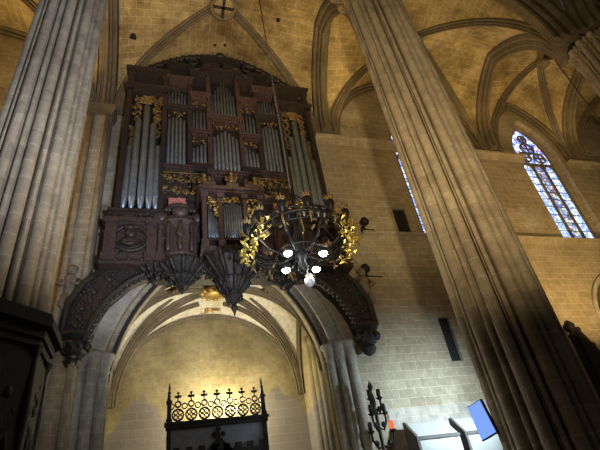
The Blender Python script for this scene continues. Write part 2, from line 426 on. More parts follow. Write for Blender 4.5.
# ------------------------------------------------------------------ vaults
def half_arc(p, q, rise, n=14):
    """pointed half arch from springing p to a point over q"""
    P, Q = Vector(p), Vector(q); h = (Q-P).length
    out = []
    for k in range(n+1):
        s, z = parc(h, rise, k/n); d = (Q-P)/h*s
        out.append(Vector((P.x+d.x, P.y+d.y, P.z+z)))
    return out
def vault_bay(name, x0, x1, y0, y1, zs, boss_rise, rx, ry, mat, ribmat, inset=.42, ribs=True, rw=.17, rd=.34, ry1=None, boss_p=None, rx0=None, px=None):
    i = inset; zc = zs
    u0, u1 = px or (x0, x1)
    zl = zs-.55 if px else zs; zh = zs if px else zs-.55
    C = [(u0+i, y0+i, zl), (u1-i, y0+i, zl), (x1-i, y1-.08, zh), (x0+i, y1-.08, zh)]
    if name == 'ceiling_chapel': C = [(c[0], c[1], zs) for c in C]
    bc = boss_p or ((x0+x1+u0+u1)/4, (y0+y1)/2)
    N = 14
    web = MB(); diag = [half_arc(c, (bc[0], bc[1], c[2]), boss_rise+zs-c[2], N) for c in C]
    rises = [rx0 or rx, ry, ry1 or rx, ry]
    for e in range(4):
        a, b = C[e], C[(e+1) % 4]; mid = ((a[0]+b[0])/2, (a[1]+b[1])/2)
        for end, dg_ in ((a, diag[e]), (b, diag[(e+1) % 4])):
            ed = half_arc(end, (mid[0], mid[1], end[2]), rises[e]+zs-end[2], N); W = 8
            rows = []
            for k in range(N+1):
                p, q = ed[k], dg_[k]
                rows.append([p.lerp(q, w/W) for w in range(W+1)])
            v = [tuple(p) for r in rows for p in r]; f = []; U = []
            acc = [0]
            for k in range(1, N+1): acc.append(acc[-1]+(ed[k]-ed[k-1]).length)
            for k in range(N):
                for w in range(W):
                    ids = [k*(W+1)+w, k*(W+1)+w+1, (k+1)*(W+1)+w+1, (k+1)*(W+1)+w]
                    f.append(ids); uu = []
                    for kk, ww in ((k, w), (k, w+1), (k+1, w+1), (k+1, w)):
                        p = rows[kk][ww]; uu.append((p.y if e % 2 == 0 else p.x, acc[kk]))
                    U.append(uu)
            web.add(v, f, U, True)
    o = web.build(name, mat); o['kind'] = 'structure'
    if ribs:
        for d in diag: sweep_arc(MB(), d, 1, rib_prof(rw, rd)).build('rib', ribmat, o)
    return o, diag
def boss(parent, c, r, mat, wheel=False):
    mb = MB(); z = c[2]
    mb.lathe(c[0], c[1], [(r*.8, z+.3), (r, z+.1), (r, z-.16), (r*.84, z-.2), (r*.8, z-.06), (.02, z-.05)], 24)
    o = mb.build('boss', mat, parent)
    if wheel:                                                       # pale disc, dark ring and dark cross
        MB().lathe(c[0], c[1], [(r*.78, z-.04), (r*.78, z-.10), (.02, z-.11)], 24).build('disc', 'vault_stone', o)
        mb = MB(); mb.box(c[0]-r*.8, c[1]-.06, z-.17, c[0]+r*.8, c[1]+.06, z-.08); mb.box(c[0]-.06, c[1]-r*.8, z-.17, c[0]+.06, c[1]+r*.8, z-.08)
        mb.build('cross', 'wood_black', o)
def arch_rib(parent, p, q, zs, rise, w, d, mat='rib_stone', name='transverse_rib', zp=0, zq=0):
    mx, my = (p[0]+q[0])/2, (p[1]+q[1])/2
    a = half_arc((p[0], p[1], zs+zp), (mx, my, zs+zp), rise-zp, 14); b = half_arc((q[0], q[1], zs+zq), (mx, my, zs+zq), rise-zq, 14)
    return sweep_arc(MB(), a+b[::-1][1:], 1, rib_prof(w, d)).build(name, mat, parent)
HOLES = ((4.7, 10.88, 22.74, .1), (1.67, 10.6, 22.74, .1), (2.02, 12.96, 23.28, .07), (2.5, 12.86, 23.24, .07), (-1.7, 12.37, 21.86, .14))
for k in range(5):
    x0, x1, u0, u1 = BX[k], BX[k+1], BP[k], BP[k+1]
    wide = x1-x0 > 8; rl = 5.2 if wide else 4.8
    o, dg_ = vault_bay('ceiling', x0, x1, YP, YW, ZS, 4.55, rl, 4.45, 'vault_stone', 'rib_stone', px=(u0, u1))
    if k == 1: bay_organ = o
    boss(o, ((x0+x1+u0+u1)/4, (YP+YW)/2+.02, ZS+4.15), .58 if k == 1 else .34, 'rib_stone', k == 1)
    arch_rib(o, (u1, YP+.5), (x1, YW-.05), ZS, 4.45, .36, .66, zp=-.55)
    arch_rib(o, (x0+.5, YW-.02), (x1-.5, YW-.02), ZS, rl, .30, .40, name='wall_rib')
    arch_rib(o, (u0+.55, YP), (u1-.55, YP), ZS, rl, .55, .95, name='arcade_arch', zp=-.55, zq=-.55)
for k in range(4):                                                   # nave vault overhead
    u0, u1 = BP[k+1], BP[k+2]
    o, dg_ = vault_bay('ceiling', u0, u1, -6.7, YP, ZS, 7.3, 5.2, 7.0, 'vault_stone', 'rib_stone', rw=.24, rd=.45)
    arch_rib(o, (u1, -6.2), (u1, YP-.45), ZS, 7.0, .5, .75, zq=-.55)
    boss(o, ((u0+u1)/2, .2, ZS+7.1), .5, 'rib_stone')

for x, y, z, r in HOLES:                                              # dark plugs painted as the shade inside rope holes over the organ
    MB().lathe(x, y, [(r, z-.05), (r, z+.12), (r*.5, z+.14)], 10).build('rope_hole', 'void_shade', bay_organ)

# ------------------------------------------------------------------ windows
def window(name, xc, hw, gl, gf, gr):
    f = MB(); y = YW+.45; zb, zs, rise = WB, WS, WR
    outer = lancet(xc, hw, zb, zs, rise); inner = lancet(xc, hw-.09, zb+.09, zs, rise-.1)
    rings = [[(p[0], y-.1, p[1]) for p in outer], [(p[0], y-.1, p[1]) for p in inner], [(p[0], y+.1, p[1]) for p in inner], [(p[0], y+.1, p[1]) for p in outer]]
    f.ring_sweep(rings, closed_path=True)
    fr = f.build(name, 'rib_stone'); fr['kind'] = 'structure'
    w = (hw-.09)*2/3; x0 = xc-hw+.09
    for k in (1, 2): MB().box(x0+k*w-.055, y-.12, zb, x0+k*w+.055, y+.1, 18.05).build('mullion', 'rib_stone', fr)
    t = MB(); R = random.Random(5)
    for k in range(3):                                            # heads of the lights, then foiled circles over them
        c = x0+(k+.5)*w
        pts = pointed(c, w/2, 17.6, .55, 8); ins = pointed(c, w/2-.07, 17.6, .47, 8)
        t.prism(pts+ins[::-1], y-.1, y+.1)
    def ringc(cx, cz, r, th=.05):
        t.ring_sweep([[(cx+q*cos(a), yy, cz+q*sin(a)) for a in [2*PI*j/18 for j in range(18)]] for q, yy in ((r, y-.1), (r-th, y-.1), (r-th, y+.1), (r, y+.1))], closed_path=True)
    for cx, cz, r in ((xc-.52, 18.72, .44), (xc+.52, 18.72, .44), (xc, 19.5, .50), (xc, 20.35, .34)):
        ringc(cx, cz, r)
        for j in range(4):
            a = PI/4+PI/2*j; ringc(cx+r*.5*cos(a), cz+r*.5*sin(a), r*.42, .035)
    t.box(x0, y-.09, 18.08, x0+3*w, y+.09, 18.2)
    t.build('tracery', 'rib_stone', fr)
    for k, g in enumerate((gl, gf, gl)):
        a, b = x0+k*w+.05, x0+(k+1)*w-.05
        MB().box(a, y-.02, zb+.05, b, y+.02, 18.1).build('stained_glass', g, fr)
        bars = MB()
        z = zb+.5
        while z < 17.9: bars.box(a, y-.05, z, b, y-.02, z+.03); z += .55
        bars.build('saddle_bar', 'iron', fr)
    hd = [p for p in lancet(xc, hw-.06, 18.1, zs, rise-.08)]
    MB().prism(hd, y-.02, y+.02).build('stained_glass', gr, fr)
for k, (xc, hw) in enumerate(WINS): window('window_%d' % (k+1), xc, hw, 'glass_blue', 'glass_figure', 'glass_rose')

# ------------------------------------------------------------------ chapel under the organ
mb = MB(); mb.box(-3.0, 18.0, -.3, 7.0, 18.3, 13).build('wall_chapel_back', 'chapel_plaster')['kind'] = 'structure'
box_obj('wall_chapel_left', 'chapel_plaster', -3.0, YW+.68, -.3, -1.85, 18.0, 13)
wr = box_obj('wall_chapel_right', 'chapel_plaster', 5.75, YW+.68, -.3, 7.0, 18.0, 13)
ch, cdiag = vault_bay('ceiling_chapel', -1.85, 5.75, YW+.6, 18.0, 6.8, 4.05, 3.65, 3.9, 'chapel_vault', 'chapel_rib', inset=.1, rw=.11, rd=.26, rx0=4.4)
arch_rib(ch, (-1.75, 17.94), (5.65, 17.94), 6.8, 3.55, .10, .14, 'chapel_rib', 'wall_rib')
arch_rib(ch, (-1.7, 15.0), (5.6, 15.0), 6.8, 4.3, .1, .14, 'chapel_rib', 'wall_rib')
arch_rib(ch, (5.66, 14.9), (5.66, 17.9), 6.8, 3.8, .1, .16, 'chapel_rib', 'wall_rib')
arch_rib(ch, (-1.76, 14.9), (-1.76, 17.9), 6.8, 3.8, .1, .16, 'chapel_rib', 'wall_rib')
for sx in (-1, 1):                                                # slender intermediate ribs from the rear corners
    for tx, ty, rs in ((.5, 17.1, 3.78), (1.6, 16.7, 3.86)):
        sweep_arc(MB(), half_arc((1.95+sx*3.68, 17.82, 6.8), (1.95+sx*tx, ty, 6.8), rs, 12), 1, rib_prof(.055, .13)).build('rib', 'chapel_rib', ch)
bz = 10.85-.24; by = (YW+.6+18)/2
mb = MB(); mb.lathe(1.95, by, [(.22, bz+.3), (.42, bz+.1), (.42, bz-.05), (.3, bz-.12), (.02, bz-.15)], 16)
for j in range(10): a = 2*PI*j/10; mb.ball((1.95+.46*cos(a), by+.46*sin(a), bz), (.12, .12, .09), 6, 4)
mb.build('boss', 'gilt', ch)
mb = MB(); mb.ball((1.95, 17.55, 10.6), (.22, .1, .2), 8, 6); mb.carve(20, 1.55, 2.35, 17.52, 10.35, 10.85, .1, 4); mb.build('gilded_keystone_ornament', 'gilt', ch)
for x in (.35, 3.85):
    mb = MB(); mb.ball((x, 15.2, 10.2), (.16, .1, .14)); mb.carve(14, x-.3, x+.3, 15.15, 10.0, 10.35, .09, 8); mb.build('gilded_rib_ornament', 'gilt_dull', ch)
# clustered responds in the right rear of the chapel
for k, y in enumerate((14.85, 15.35, 15.9, 16.5)):
    MB().lathe(5.74, y, [(.2, 0), (.2, 7.9+k*.1), (.24, 8.0+k*.1), (.27, 8.15+k*.1), (.12, 8.4+k*.1)], 10).build('shaft', 'chapel_plaster', wr)
# moulded stone arch
ar = MB()
def arch_ring(half, rise, y0, y1, th, name, mat, parent=None):
    o_ = lancet(CHX, half+th, 0, CHZ, rise+th, 20)[2:]; i_ = lancet(CHX, half, 0, CHZ, rise, 20)[2:]
    ol = [(CHX+half+th, 0)]+o_+[(CHX-half-th, 0)]; il = [(CHX+half, 0)]+i_+[(CHX-half, 0)]
    rings = [[(ol[k][0], y0, ol[k][1]), (il[k][0], y0, il[k][1]), (il[k][0], y1, il[k][1]), (ol[k][0], y1, ol[k][1])] for k in range(len(ol))]
    return MB().ring_sweep(rings, uvs=True).build(name, mat, parent)
a0 = arch_ring(CHH+.32, CHR+.32, YW+.06, YW+.44, .46, 'trim_%d' % n, 'arch_stone'); a0['kind'] = 'structure'; n += 1
arch_ring(CHH+.78, CHR+.78, YW-.06, YW+.2, .12, 'hood_mould', 'arch_stone', a0)
arch_ring(CHH+.02, CHR+.02, YW+.34, YW+.62, .12, 'inner_order', 'wood_dark', a0)  # stone order given a dark wood colour as the arch's shadow band
for sx in (-1, 1):                                                # jamb shafts with ring capitals
    for k, (dx, y) in enumerate(((.18, YW+.30), (.48, YW+.12), (.82, YW-.02))):
        x = CHX+sx*(CHH+dx)
        MB().lathe(x, y, [(.22, 0), (.22, .5), (.17, .6), (.17, 6.85), (.22, 6.9), (.18, 6.98), (.25, 7.25), (.30, 7.32), (.30, 7.45)], 12).build('jamb_shaft', 'arch_stone', a0)

# moulded arch on the far right with a side chapel behind
def ring2(xc, half, rise, z0, y0, y1, th, name, mat, parent=None):
    ol = [(xc+half+th, 0)]+pointed(xc, half+th, z0, rise+th)+[(xc-half-th, 0)]; il = [(xc+half, 0)]+pointed(xc, half, z0, rise)+[(xc-half, 0)]
    rings = [[(a[0], y0, a[1]), (b[0], y0, b[1]), (b[0], y1, b[1]), (a[0], y1, a[1])] for a, b in zip(ol, il)]
    return MB().ring_sweep(rings, uvs=True).build(name, mat, parent)
a1 = ring2(ARX, 1.78, 2.42, 7.8, YW-.08, YW+.2, .2, 'trim_%d' % n, 'arch_stone'); a1['kind'] = 'structure'; n += 1
box_obj('wall_side_chapel', 'wall_stone', 17.5, 17.2, -.3, 24, 17.5, 13)
box_obj('wall_side_chapel_left', 'wall_stone', 17.5, YW+.68, -.3, 18.2, 17.2, 13)
box_obj('wall_side_chapel_right', 'wall_stone', 22.6, YW+.68, -.3, 23.6, 17.2, 13)
box_obj('ceiling_side_chapel', 'wall_stone', 17.5, YW+.68, 11.9, 23.6, 17.5, 12.2)
t = thing('altarpiece', 'warm brown wooden altarpiece inside the moulded arch at the right edge', 'altarpiece', (20.2, 16.6, 0))
MB().prism([(18.6, 0), (21.8, 0), (21.8, 8.4), (20.2, 9.9), (18.6, 8.4)], 16.75, 17.1).build('panel', 'orange_wood', t)
mb = MB()
for sx in (-1, 1):
    mb.tube([(20.2+sx*1.75, 16.65, 8.3), (20.2, 16.65, 10.05)], .12, 8); mb.box(20.2+sx*1.7-.12, 16.55, 0, 20.2+sx*1.7+.12, 16.9, 8.6)
mb.build('frame', 'orange_wood', t)
# ------------------------------------------------------------------ the organ
OX = 2.3                                                            # its axis
org = thing('pipe_organ', 'huge dark carved wooden pipe organ mounted on the wall over the stone arch', 'organ', (OX, 13.2, 7.9))
YB = YW-.03
def mir(f):
    for sx in (-1, 1): f(sx)
# body of the case: outline of the whole with shoulders and a swept pediment
half = [(4.0, 11.9), (4.05, 20.6), (3.75, 20.9), (3.3, 21.45), (2.7, 21.95), (2.1, 22.35), (1.35, 22.7), (.7, 22.95), (.2, 23.0)]
MB().prism([(OX+x, z) for x, z in half]+[(OX-x, z) for x, z in half[::-1]], 13.62, YB).build('case', 'wood_black', org)
def rail(mb, x0, x1, z, h, y=13.1, d=.12):
    mb.box(x0, y, z, x1, 13.64, z+h*.4); mb.box(x0-.04, y-d*.5, z+h*.4, x1+.04, 13.64, z+h*.7); mb.box(x0-.08, y-d, z+h*.7, x1+.08, 13.64, z+h)
# posts between the pipe fields
for u0, u1, z0, z1, y in ((3.86, 4.06, 11.9, 20.4, 13.1), (2.42, 2.62, 11.9, 20.4, 13.1), (1.40, 1.58, 13.0, 20.4, 13.15), (.58, .76, 13.0, 21.6, 13.1)):
    def f(sx, u0=u0, u1=u1, z0=z0, z1=z1, y=y):
        mb = MB(); a, b = sorted((OX+sx*u0, OX+sx*u1)); mb.box(a, y, z0, b, 13.64, z1)
        mb.box(a-.05, y-.06, z0, b+.05, 13.64, z0+.3); mb.box(a-.05, y-.06, z1-.3, b+.05, 13.64, z1); mb.box((a+b)/2-.03, y-.03, z0+.4, (a+b)/2+.03, y+.02, z1-.4)
        mb.build('post', 'wood_red' if u0 < 1 else 'wood_dark', org)
    mir(f)
# near-black sheets painted as the shade behind the pipes
def field(x0, x1, z0, z1, y=13.56): MB().box(x0, y, z0, x1, 13.64, z1).build('shadowed_field', 'void_shade', org)
# cornices
def cor(x0, x1, z, h, mat='wood_red', y=13.1, d=.14):
    mb = MB(); rail(mb, x0, x1, z, h, y, d); R = random.Random(int(z*10))
    k = x0+.1
    while k < x1-.05: mb.box(k, y-d*.5-.03, z+h*.22, k+.09, y+.05, z+h*.45); k += .2
    mb.build('cornice', mat, org)
cor(OX-4.15, OX-2.35, 11.75, .38, 'wood_dark', 12.95); cor(OX+2.35, OX+4.15, 11.75, .38, 'wood_dark', 12.95)
for sx in (-1, 1):
    a, b = sorted((OX+sx*4.12, OX+sx*2.4)); cor(a, b, 19.0, .36, 'wood_dark'); cor(a, b, 20.3, .32, 'wood_dark')
    a, b = sorted((OX+sx*2.4, OX+sx*1.4)); cor(a, b, 20.0, .3); cor(a, b, 18.0, .2, 'wood_dark'); cor(a, b, 14.3, .26)
    a, b = sorted((OX+sx*2.45, OX+sx*1.3)); cor(a, b, 21.35, .26, 'wood_black', 13.3)
    a, b = sorted((OX+sx*1.42, OX+sx*.66)); cor(a, b, 18.85, .42); cor(a, b, 16.45, .3); cor(a, b, 14.45, .26, 'wood_dark'); cor(a, b, 20.6, .3, 'wood_dark')
cor(OX-.72, OX+.72, 17.5, .3); cor(OX-.75, OX+.75, 14.15, .28); cor(OX-.8, OX+.8, 21.0, .34, 'wood_dark', 13.1); cor(OX-.9, OX+.9, 22.2, .28, 'wood_black', 13.25)
# crowning scrolls and finials
def crown(sx):
    mb = MB()
    for cx, cz, r in ((3.2, 20.85, .34), (2.35, 21.6, .36), (1.35, 22.2, .34), (1.0, 21.4, .3)):
        mb.tube([(OX+sx*(cx+r*(1-k*.055)*cos(k*.55+.4)), 13.4, cz+r*(1-k*.055)*sin(k*.55+.4)) for k in range(15)], [.11*(1-k*.045) for k in range(15)], 6)
    for k in range(26):
        f_ = k/25; x_ = 3.95-3.7*f_; z_ = 20.65+2.3*sin(f_*PI/2)+.08*(k % 2); mb.ball((OX+sx*x_, 13.5, z_), (.16, .12, .14), 6, 4)
    mb.build('crowning_scrolls', 'wood_black', org)
    x = OX+sx*3.95
    MB().lathe(x, 13.4, [(.2, 20.65), (.24, 20.75), (.1, 20.85), (.2, 21.05), (.22, 21.2), (.08, 21.35), (.11, 21.45), (.01, 21.65)], 10).build('finial', 'wood_black', org)
    s_ = MB(); x = OX+sx*.95
    s_.prism([(OX+sx*.1, 21.45), (OX+sx*1.0, 21.45), (OX+sx*.9, 21.75), (OX+sx*.1, 22.15)], 13.15, 13.6); s_.build('pediment_panel', 'wood_dark', org)
mir(crown)
MB().lathe(OX, 13.3, [(.22, 22.55), (.3, 22.65), (.12, 22.75), (.2, 22.9), (.02, 23.1)], 10).build('finial', 'wood_black', org)

def flat(name, x_list, zb, tops, r, y=13.34, mat='pipe_metal', foot=.35, parent=org, back=True, zcap=None):
    """one pipe field: a toe board carrying its row of pipes"""
    x0, x1 = min(x_list)-r-.05, max(x_list)+r+.05
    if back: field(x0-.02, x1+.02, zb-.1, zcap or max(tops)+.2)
    tb = MB().box(x0, y-r-.06, zb-.14, x1, 13.64, zb).build(name, 'wood_dark', parent)
    for x, zt in zip(x_list, tops):
        mb = MB().lathe(x, y, [(r*.28, zb), (r*.98, zb+foot), (r, zb+foot+.03), (r, zt), (r*.86, zt+.005), (r*.8, zt-.1)], 12)
        mb.box(x-r*.55, y-r*1.02, zb+foot+.04, x+r*.55, y-r*.8, zb+foot+.04+r*1.1)
        p = mb.build('pipe', mat, tb)
        pass
    return tb
us = [-3.80, -3.53, -3.23, -2.94, -2.70]; tp = [15.6, 17.2, 18.15, 17.0, 15.7]
for sx in (-1, 1):
    flat('pipe_tower', [OX-sx*u for u in us][::1], 12.2, tp, .135, 13.28, zcap=18.95, foot=.75)
    flat('pipe_flat', [OX+sx*(1.70+k*.158) for k in range(5)], 14.62, [17.55+(.12*k if k < 3 else .12*(4-k)) for k in range(5)], .07)
    flat('pipe_flat', [OX+sx*(1.68+k*.135) for k in range(6)], 18.3, [19.35+.1*min(k, 5-k) for k in range(6)], .055, mat='pipe_dull', foot=.25)
    flat('pipe_flat', [OX+sx*(.86+k*.155) for k in range(4)], 16.85, [18.2, 18.3, 18.3, 18.2], .062, mat='pipe_dull', foot=.25)
    flat('pipe_flat', [OX+sx*(.86+k*.155) for k in range(4)], 14.8, [15.85+.1*(3-k) for k in range(4)], .066, foot=.25)
flat('pipe_flat', [OX+(k-3)*.16 for k in range(7)], 14.5, [17.0-.14*abs(k-3) for k in range(7)], .072, 13.28)
flat('pipe_flat', [OX+(k-3.5)*.14 for k in range(8)], 17.9, [20.7-.3*abs(k-3.5) for k in range(8)], .06, mat='pipe_dull')
# gilded pierced carving round the pipe tops
def gold(sx):
    for a, b, z0, z1, n_ in ((3.75, 3.45, 17.2, 18.9, 26), (3.0, 2.62, 16.3, 18.95, 44), (3.84, 3.66, 15.7, 16.9, 12), (3.5, 3.0, 18.4, 18.95, 12)):
        xa_, xb_ = sorted((OX+sx*a, OX+sx*b))
        MB().tube([((xa_+xb_)/2+(xb_-xa_)*.4*sin(k*1.1), 13.3, z0+(z1-z0)*k/16) for k in range(17)], .035, 5).tube([((xa_+xb_)/2-(xb_-xa_)*.4*sin(k*1.1), 13.3, z0+(z1-z0)*k/16) for k in range(17)], .035, 5).carve(n_, xa_, xb_, 13.3, z0, z1, .11, int(z0*10)+sx, depth=.05).build('gilded_tower_carving', 'gilt_dull', org)
    for a, b, z0, z1, n_ in ((2.4, 1.62, 17.7, 18.0, 14), (1.38, .8, 18.45, 18.85, 14), (1.38, .8, 16.1, 16.45, 14), (.55, .05, 17.2, 17.5, 10)):
        MB().carve(n_, *sorted((OX+sx*a, OX+sx*b)), 13.25, z0, z1, .08, int(z0*7)+sx).build('gilded_field_carving', 'gilt_dull', org)
    a, b = sorted((OX+sx*2.6, OX+sx*.95))
    fz = MB().box(a, 13.15, 12.9, b, 13.64, 14.3).build('frieze', 'wood_dark', org)
    g = MB(); g.carve(46, a+.1, b-.1, 13.12, 13.75, 14.15, .10, 31+sx); g.carve(40, a+.1, b-.1, 13.12, 13.15, 13.5, .10, 41+sx)
    g.tube([(a+.05, 13.1, 14.22), (b-.05, 13.1, 14.22)], .03, 6); g.build('gilded_frieze_carving', 'gilt_dull', fz)
    a, b = sorted((OX+sx*2.25, OX+sx*1.65))
    MB().box(a, 13.0, 12.25, b, 13.2, 12.85).carve(6, a, b, 13.0, 12.3, 12.8, .12, 3, depth=.05).build('pink_drapery', 'pink_cloth', org)
    # shadowed wall between frieze and gallery
    a, b = sorted((OX+sx*2.6, OX+sx*.6)); MB().box(a, 13.4, 11.7, b, YB, 12.95).build('lower_case', 'wood_dark', org)
mir(gold)
# pedestals of the big towers with carved roundels
def pedestal(sx):
    a, b = sorted((OX+sx*4.35, OX+sx*2.5))
    mb = MB(); mb.box(a+.2, 12.98, 9.95, b-.05, YB, 11.8); mb.box(a, 12.86, 11.62, b, YB, 11.78); mb.box(a+.05, 12.9, 10.1, b, YB, 10.25); mb.box(a+.05, 12.86, 9.9, b, YB, 10.02)
    for q in (a+.12, b-.42):
        mb.box(q, 12.84, 10.2, q+.36, 13.1, 11.7); mb.box(q-.04, 12.78, 11.5, q+.40, 13.1, 11.72); mb.box(q-.04, 12.78, 10.0, q+.40, 13.1, 10.3)
    mb.carve(90, a+.1, b-.1, 12.98, 10.25, 11.6, .07, 61+sx, depth=.05); mb.carve(24, a+.05, b, 12.9, 11.8, 11.95, .07, 63, depth=.06)
    pd = mb.build('pedestal', 'wood_red', org)
    cx = (a+b)/2
    m2 = MB(); 
    for r, t in ((.56, .075), (.44, .03)):
        m2.tube([(cx+r*cos(k*PI/12), 12.95, 10.95+r*.88*sin(k*PI/12)) for k in range(25)], t, 8)
    m2.ball((cx, 12.95, 11.12), (.2, .17, .2)); m2.ball((cx+.03, 12.92, 10.78), (.34, .15, .2)); m2.tube([(cx-.3, 12.9, 10.75), (cx-.05, 12.8, 10.62), (cx+.25, 12.86, 10.72)], [.07, .08, .06])
    m2.ball((cx-.05, 12.86, 11.3), (.2, .14, .1)); m2.carve(24, cx-.62, cx+.62, 12.97, 10.35, 11.55, .1, 17, inside=lambda x, z: (x-cx)**2+(z-10.95)**2 > .34)
    m2.build('roundel', 'wood_dark', pd)
    for q in (-.4, 0, .4): MB().ball((cx+q, 12.88, 10.07), (.09, .07, .07)).build('stud', 'wood_dark', pd)
mir(pedestal)
# gallery fronts bulging out between pedestal and positive
def gallery(sx):
    mb = MB()
    c = OX+sx*1.85
    mb.lathe(c, 13.35, [(.35, 9.75), (.6, 10.0), (.66, 10.15), (.62, 10.25), (.66, 10.3), (.70, 11.3), (.74, 11.45), (.8, 11.6), (.74, 11.75), (.74, 11.8), (.02, 11.82)], 12, False)
    for k in range(7):
        a = PI+PI*k/6; x, y = c+.76*cos(a), 13.35+.76*sin(a); mb.lathe(x, y, [(.06, 10.3), (.08, 10.5), (.05, 10.9), (.08, 11.3), (.06, 11.5)], 6)
    for k in range(3):
        a = PI+PI*(k+.5)/3; x, y = c+.74*cos(a), 13.35+.74*sin(a); mb.ball((x, y, 11.9), (.3, .16, .24), 10, 6); mb.ball((x, y, 11.0), (.14, .1, .2)); mb.ball((x, y, 10.6), (.1, .08, .14))
    g = mb.build('gallery_front', 'wood_red', org)
    m = MB(); m.tube([(c+.5*cos(k*.35)*(1-k*.03), 12.75, 12.0+.3*sin(k*.35)) for k in range(10)], .08, 6); m.tube([(c-.5*cos(k*.35)*(1-k*.03), 12.75, 12.0+.3*sin(k*.35)) for k in range(10)], .08, 6)
    m.build('gallery_scrolls', 'wood_dark', g)
mir(gallery)
mb = MB(); mb.box(OX-2.55, 12.95, 9.95, OX+2.55, 13.9, 11.65); mb.box(OX-2.55, 12.82, 9.95, OX+2.55, 13.9, 10.15); mb.box(OX-2.55, 12.86, 11.5, OX+2.55, 13.9, 11.68)
for k in range(11): u = -2.5+k*.5; mb.box(OX+u-.09, 12.84, 10.1, OX+u+.09, 13.0, 11.55); mb.ball((OX+u, 12.84, 11.2), (.07, .06, .12), 6, 4)
mb.carve(150, OX-2.5, OX+2.5, 12.95, 10.2, 11.5, .08, 77, depth=.07)
mb.build('gallery_body', 'wood_red', org)
# the small front organ
PXC = 2.2
mb = MB(); mb.box(PXC-1.02, 12.42, 9.95, PXC+1.02, 13.5, 12.75)
for u in (-1.05, -.5, .36, .92): mb.box(PXC+u, 12.14, 10.2, PXC+u+.14, 12.5, 12.5); mb.box(PXC+u-.05, 12.08, 12.25, PXC+u+.19, 12.5, 12.45); mb.box(PXC+u-.05, 12.08, 10.1, PXC+u+.19, 12.5, 10.4)
mb.box(PXC-1.12, 12.05, 12.45, PXC+1.12, 13.5, 12.55); mb.box(PXC-1.18, 11.98, 12.55, PXC+1.18, 13.5, 12.68); mb.box(PXC-1.12, 12.05, 9.95, PXC+1.12, 13.5, 10.12)
for u in (-.78, .04, .72):
    mb.box(PXC+u-.24, 12.0, 12.68, PXC+u+.2, 12.7, 12.86)
ps = mb.build('front_organ_case', 'wood_red', org)
def sub(parent, name, mat, mb): return mb.build(name, mat, parent)
for u0, cnt, tops in ((-.86, 6, [11.9, 11.78, 11.66, 11.54, 11.42, 11.3]), (-.33, 8, [12.0, 12.06, 12.12, 12.18, 12.18, 12.12, 12.06, 12.0]), (.53, 6, [11.3, 11.42, 11.54, 11.66, 11.78, 11.9])):
    w = .36 if cnt == 6 else .66; xs = [PXC+u0+w*(k+.5)/cnt for k in range(cnt)]; r = w/cnt*.46
    MB().box(PXC+u0, 12.36, 10.4, PXC+u0+w, 12.44, 12.3).build('shadowed_field', 'void_shade', org)
    tb = MB().box(PXC+u0, 12.2, 10.46, PXC+u0+w, 12.44, 10.56).build('pipe_flat', 'wood_dark', org)
    for x, zt in zip(xs, tops): MB().lathe(x, 12.28, [(r*.3, 10.56), (r, 10.74), (r, zt), (r*.8, zt)], 10).build('pipe', 'pipe_metal', tb)
    g = MB(); 
    if cnt == 6:
        s_ = 1 if u0 < 0 else -1
        g.carve(46, PXC+u0, PXC+u0+w, 12.22, 11.3, 12.3, .08, 51+s_, inside=lambda x, z: z > 11.98-(.62 if s_ > 0 else -.62)*((x-(PXC+u0))/w)-(0 if s_ > 0 else .62))
    else: g.carve(22, PXC+u0, PXC+u0+w, 12.22, 12.12, 12.34, .08, 55)
    g.build('gilded_field_carving', 'gilt', org)
g = MB(); g.carve(12, PXC-1.0, PXC-.55, 12.05, 12.56, 12.8, .08, 71); g.carve(12, PXC+.5, PXC+1.0, 12.05, 12.56, 12.8, .08, 72); g.build('carved_panels', 'wood_dark', ps)
# gilded cherubs
def cherub(x, y, z, h, mat, name='gilded_cherub', seat=False):
    m = MB(); s = h
    m.lathe(x, y, [(.10*s, z+.30*s), (.14*s, z+.40*s), (.13*s, z+.55*s), (.15*s, z+.68*s), (.06*s, z+.76*s)], 8)
    m.ball((x, y-.02*s, z+.87*s), (.1*s, .1*s, .12*s)); m.ball((x, y+.02*s, z+.92*s), (.11*s, .1*s, .09*s))
    for sx in (-1, 1):
        m.tube([(x+sx*.07*s, y, z+.34*s), (x+sx*.1*s, y-.1*s, z+.2*s), (x+sx*.08*s, y-.03*s, z)], [.075*s, .06*s, .04*s], 6)
        m.tube([(x+sx*.13*s, y, z+.66*s), (x+sx*.24*s, y-.04*s, z+.52*s), (x+sx*.2*s, y-.14*s, z+(.75 if sx > 0 else .4)*s)], [.05*s, .045*s, .03*s], 6)
        m.ball((x+sx*.2*s, y+.1*s, z+.66*s), (.1*s, .03*s, .17*s))
    return m.build(name, mat, org)
for u, z in ((-.95, 12.7), (.04, 12.88), (.92, 12.7)): cherub(PXC+u, 12.3, z, .8, 'gilt_dull')
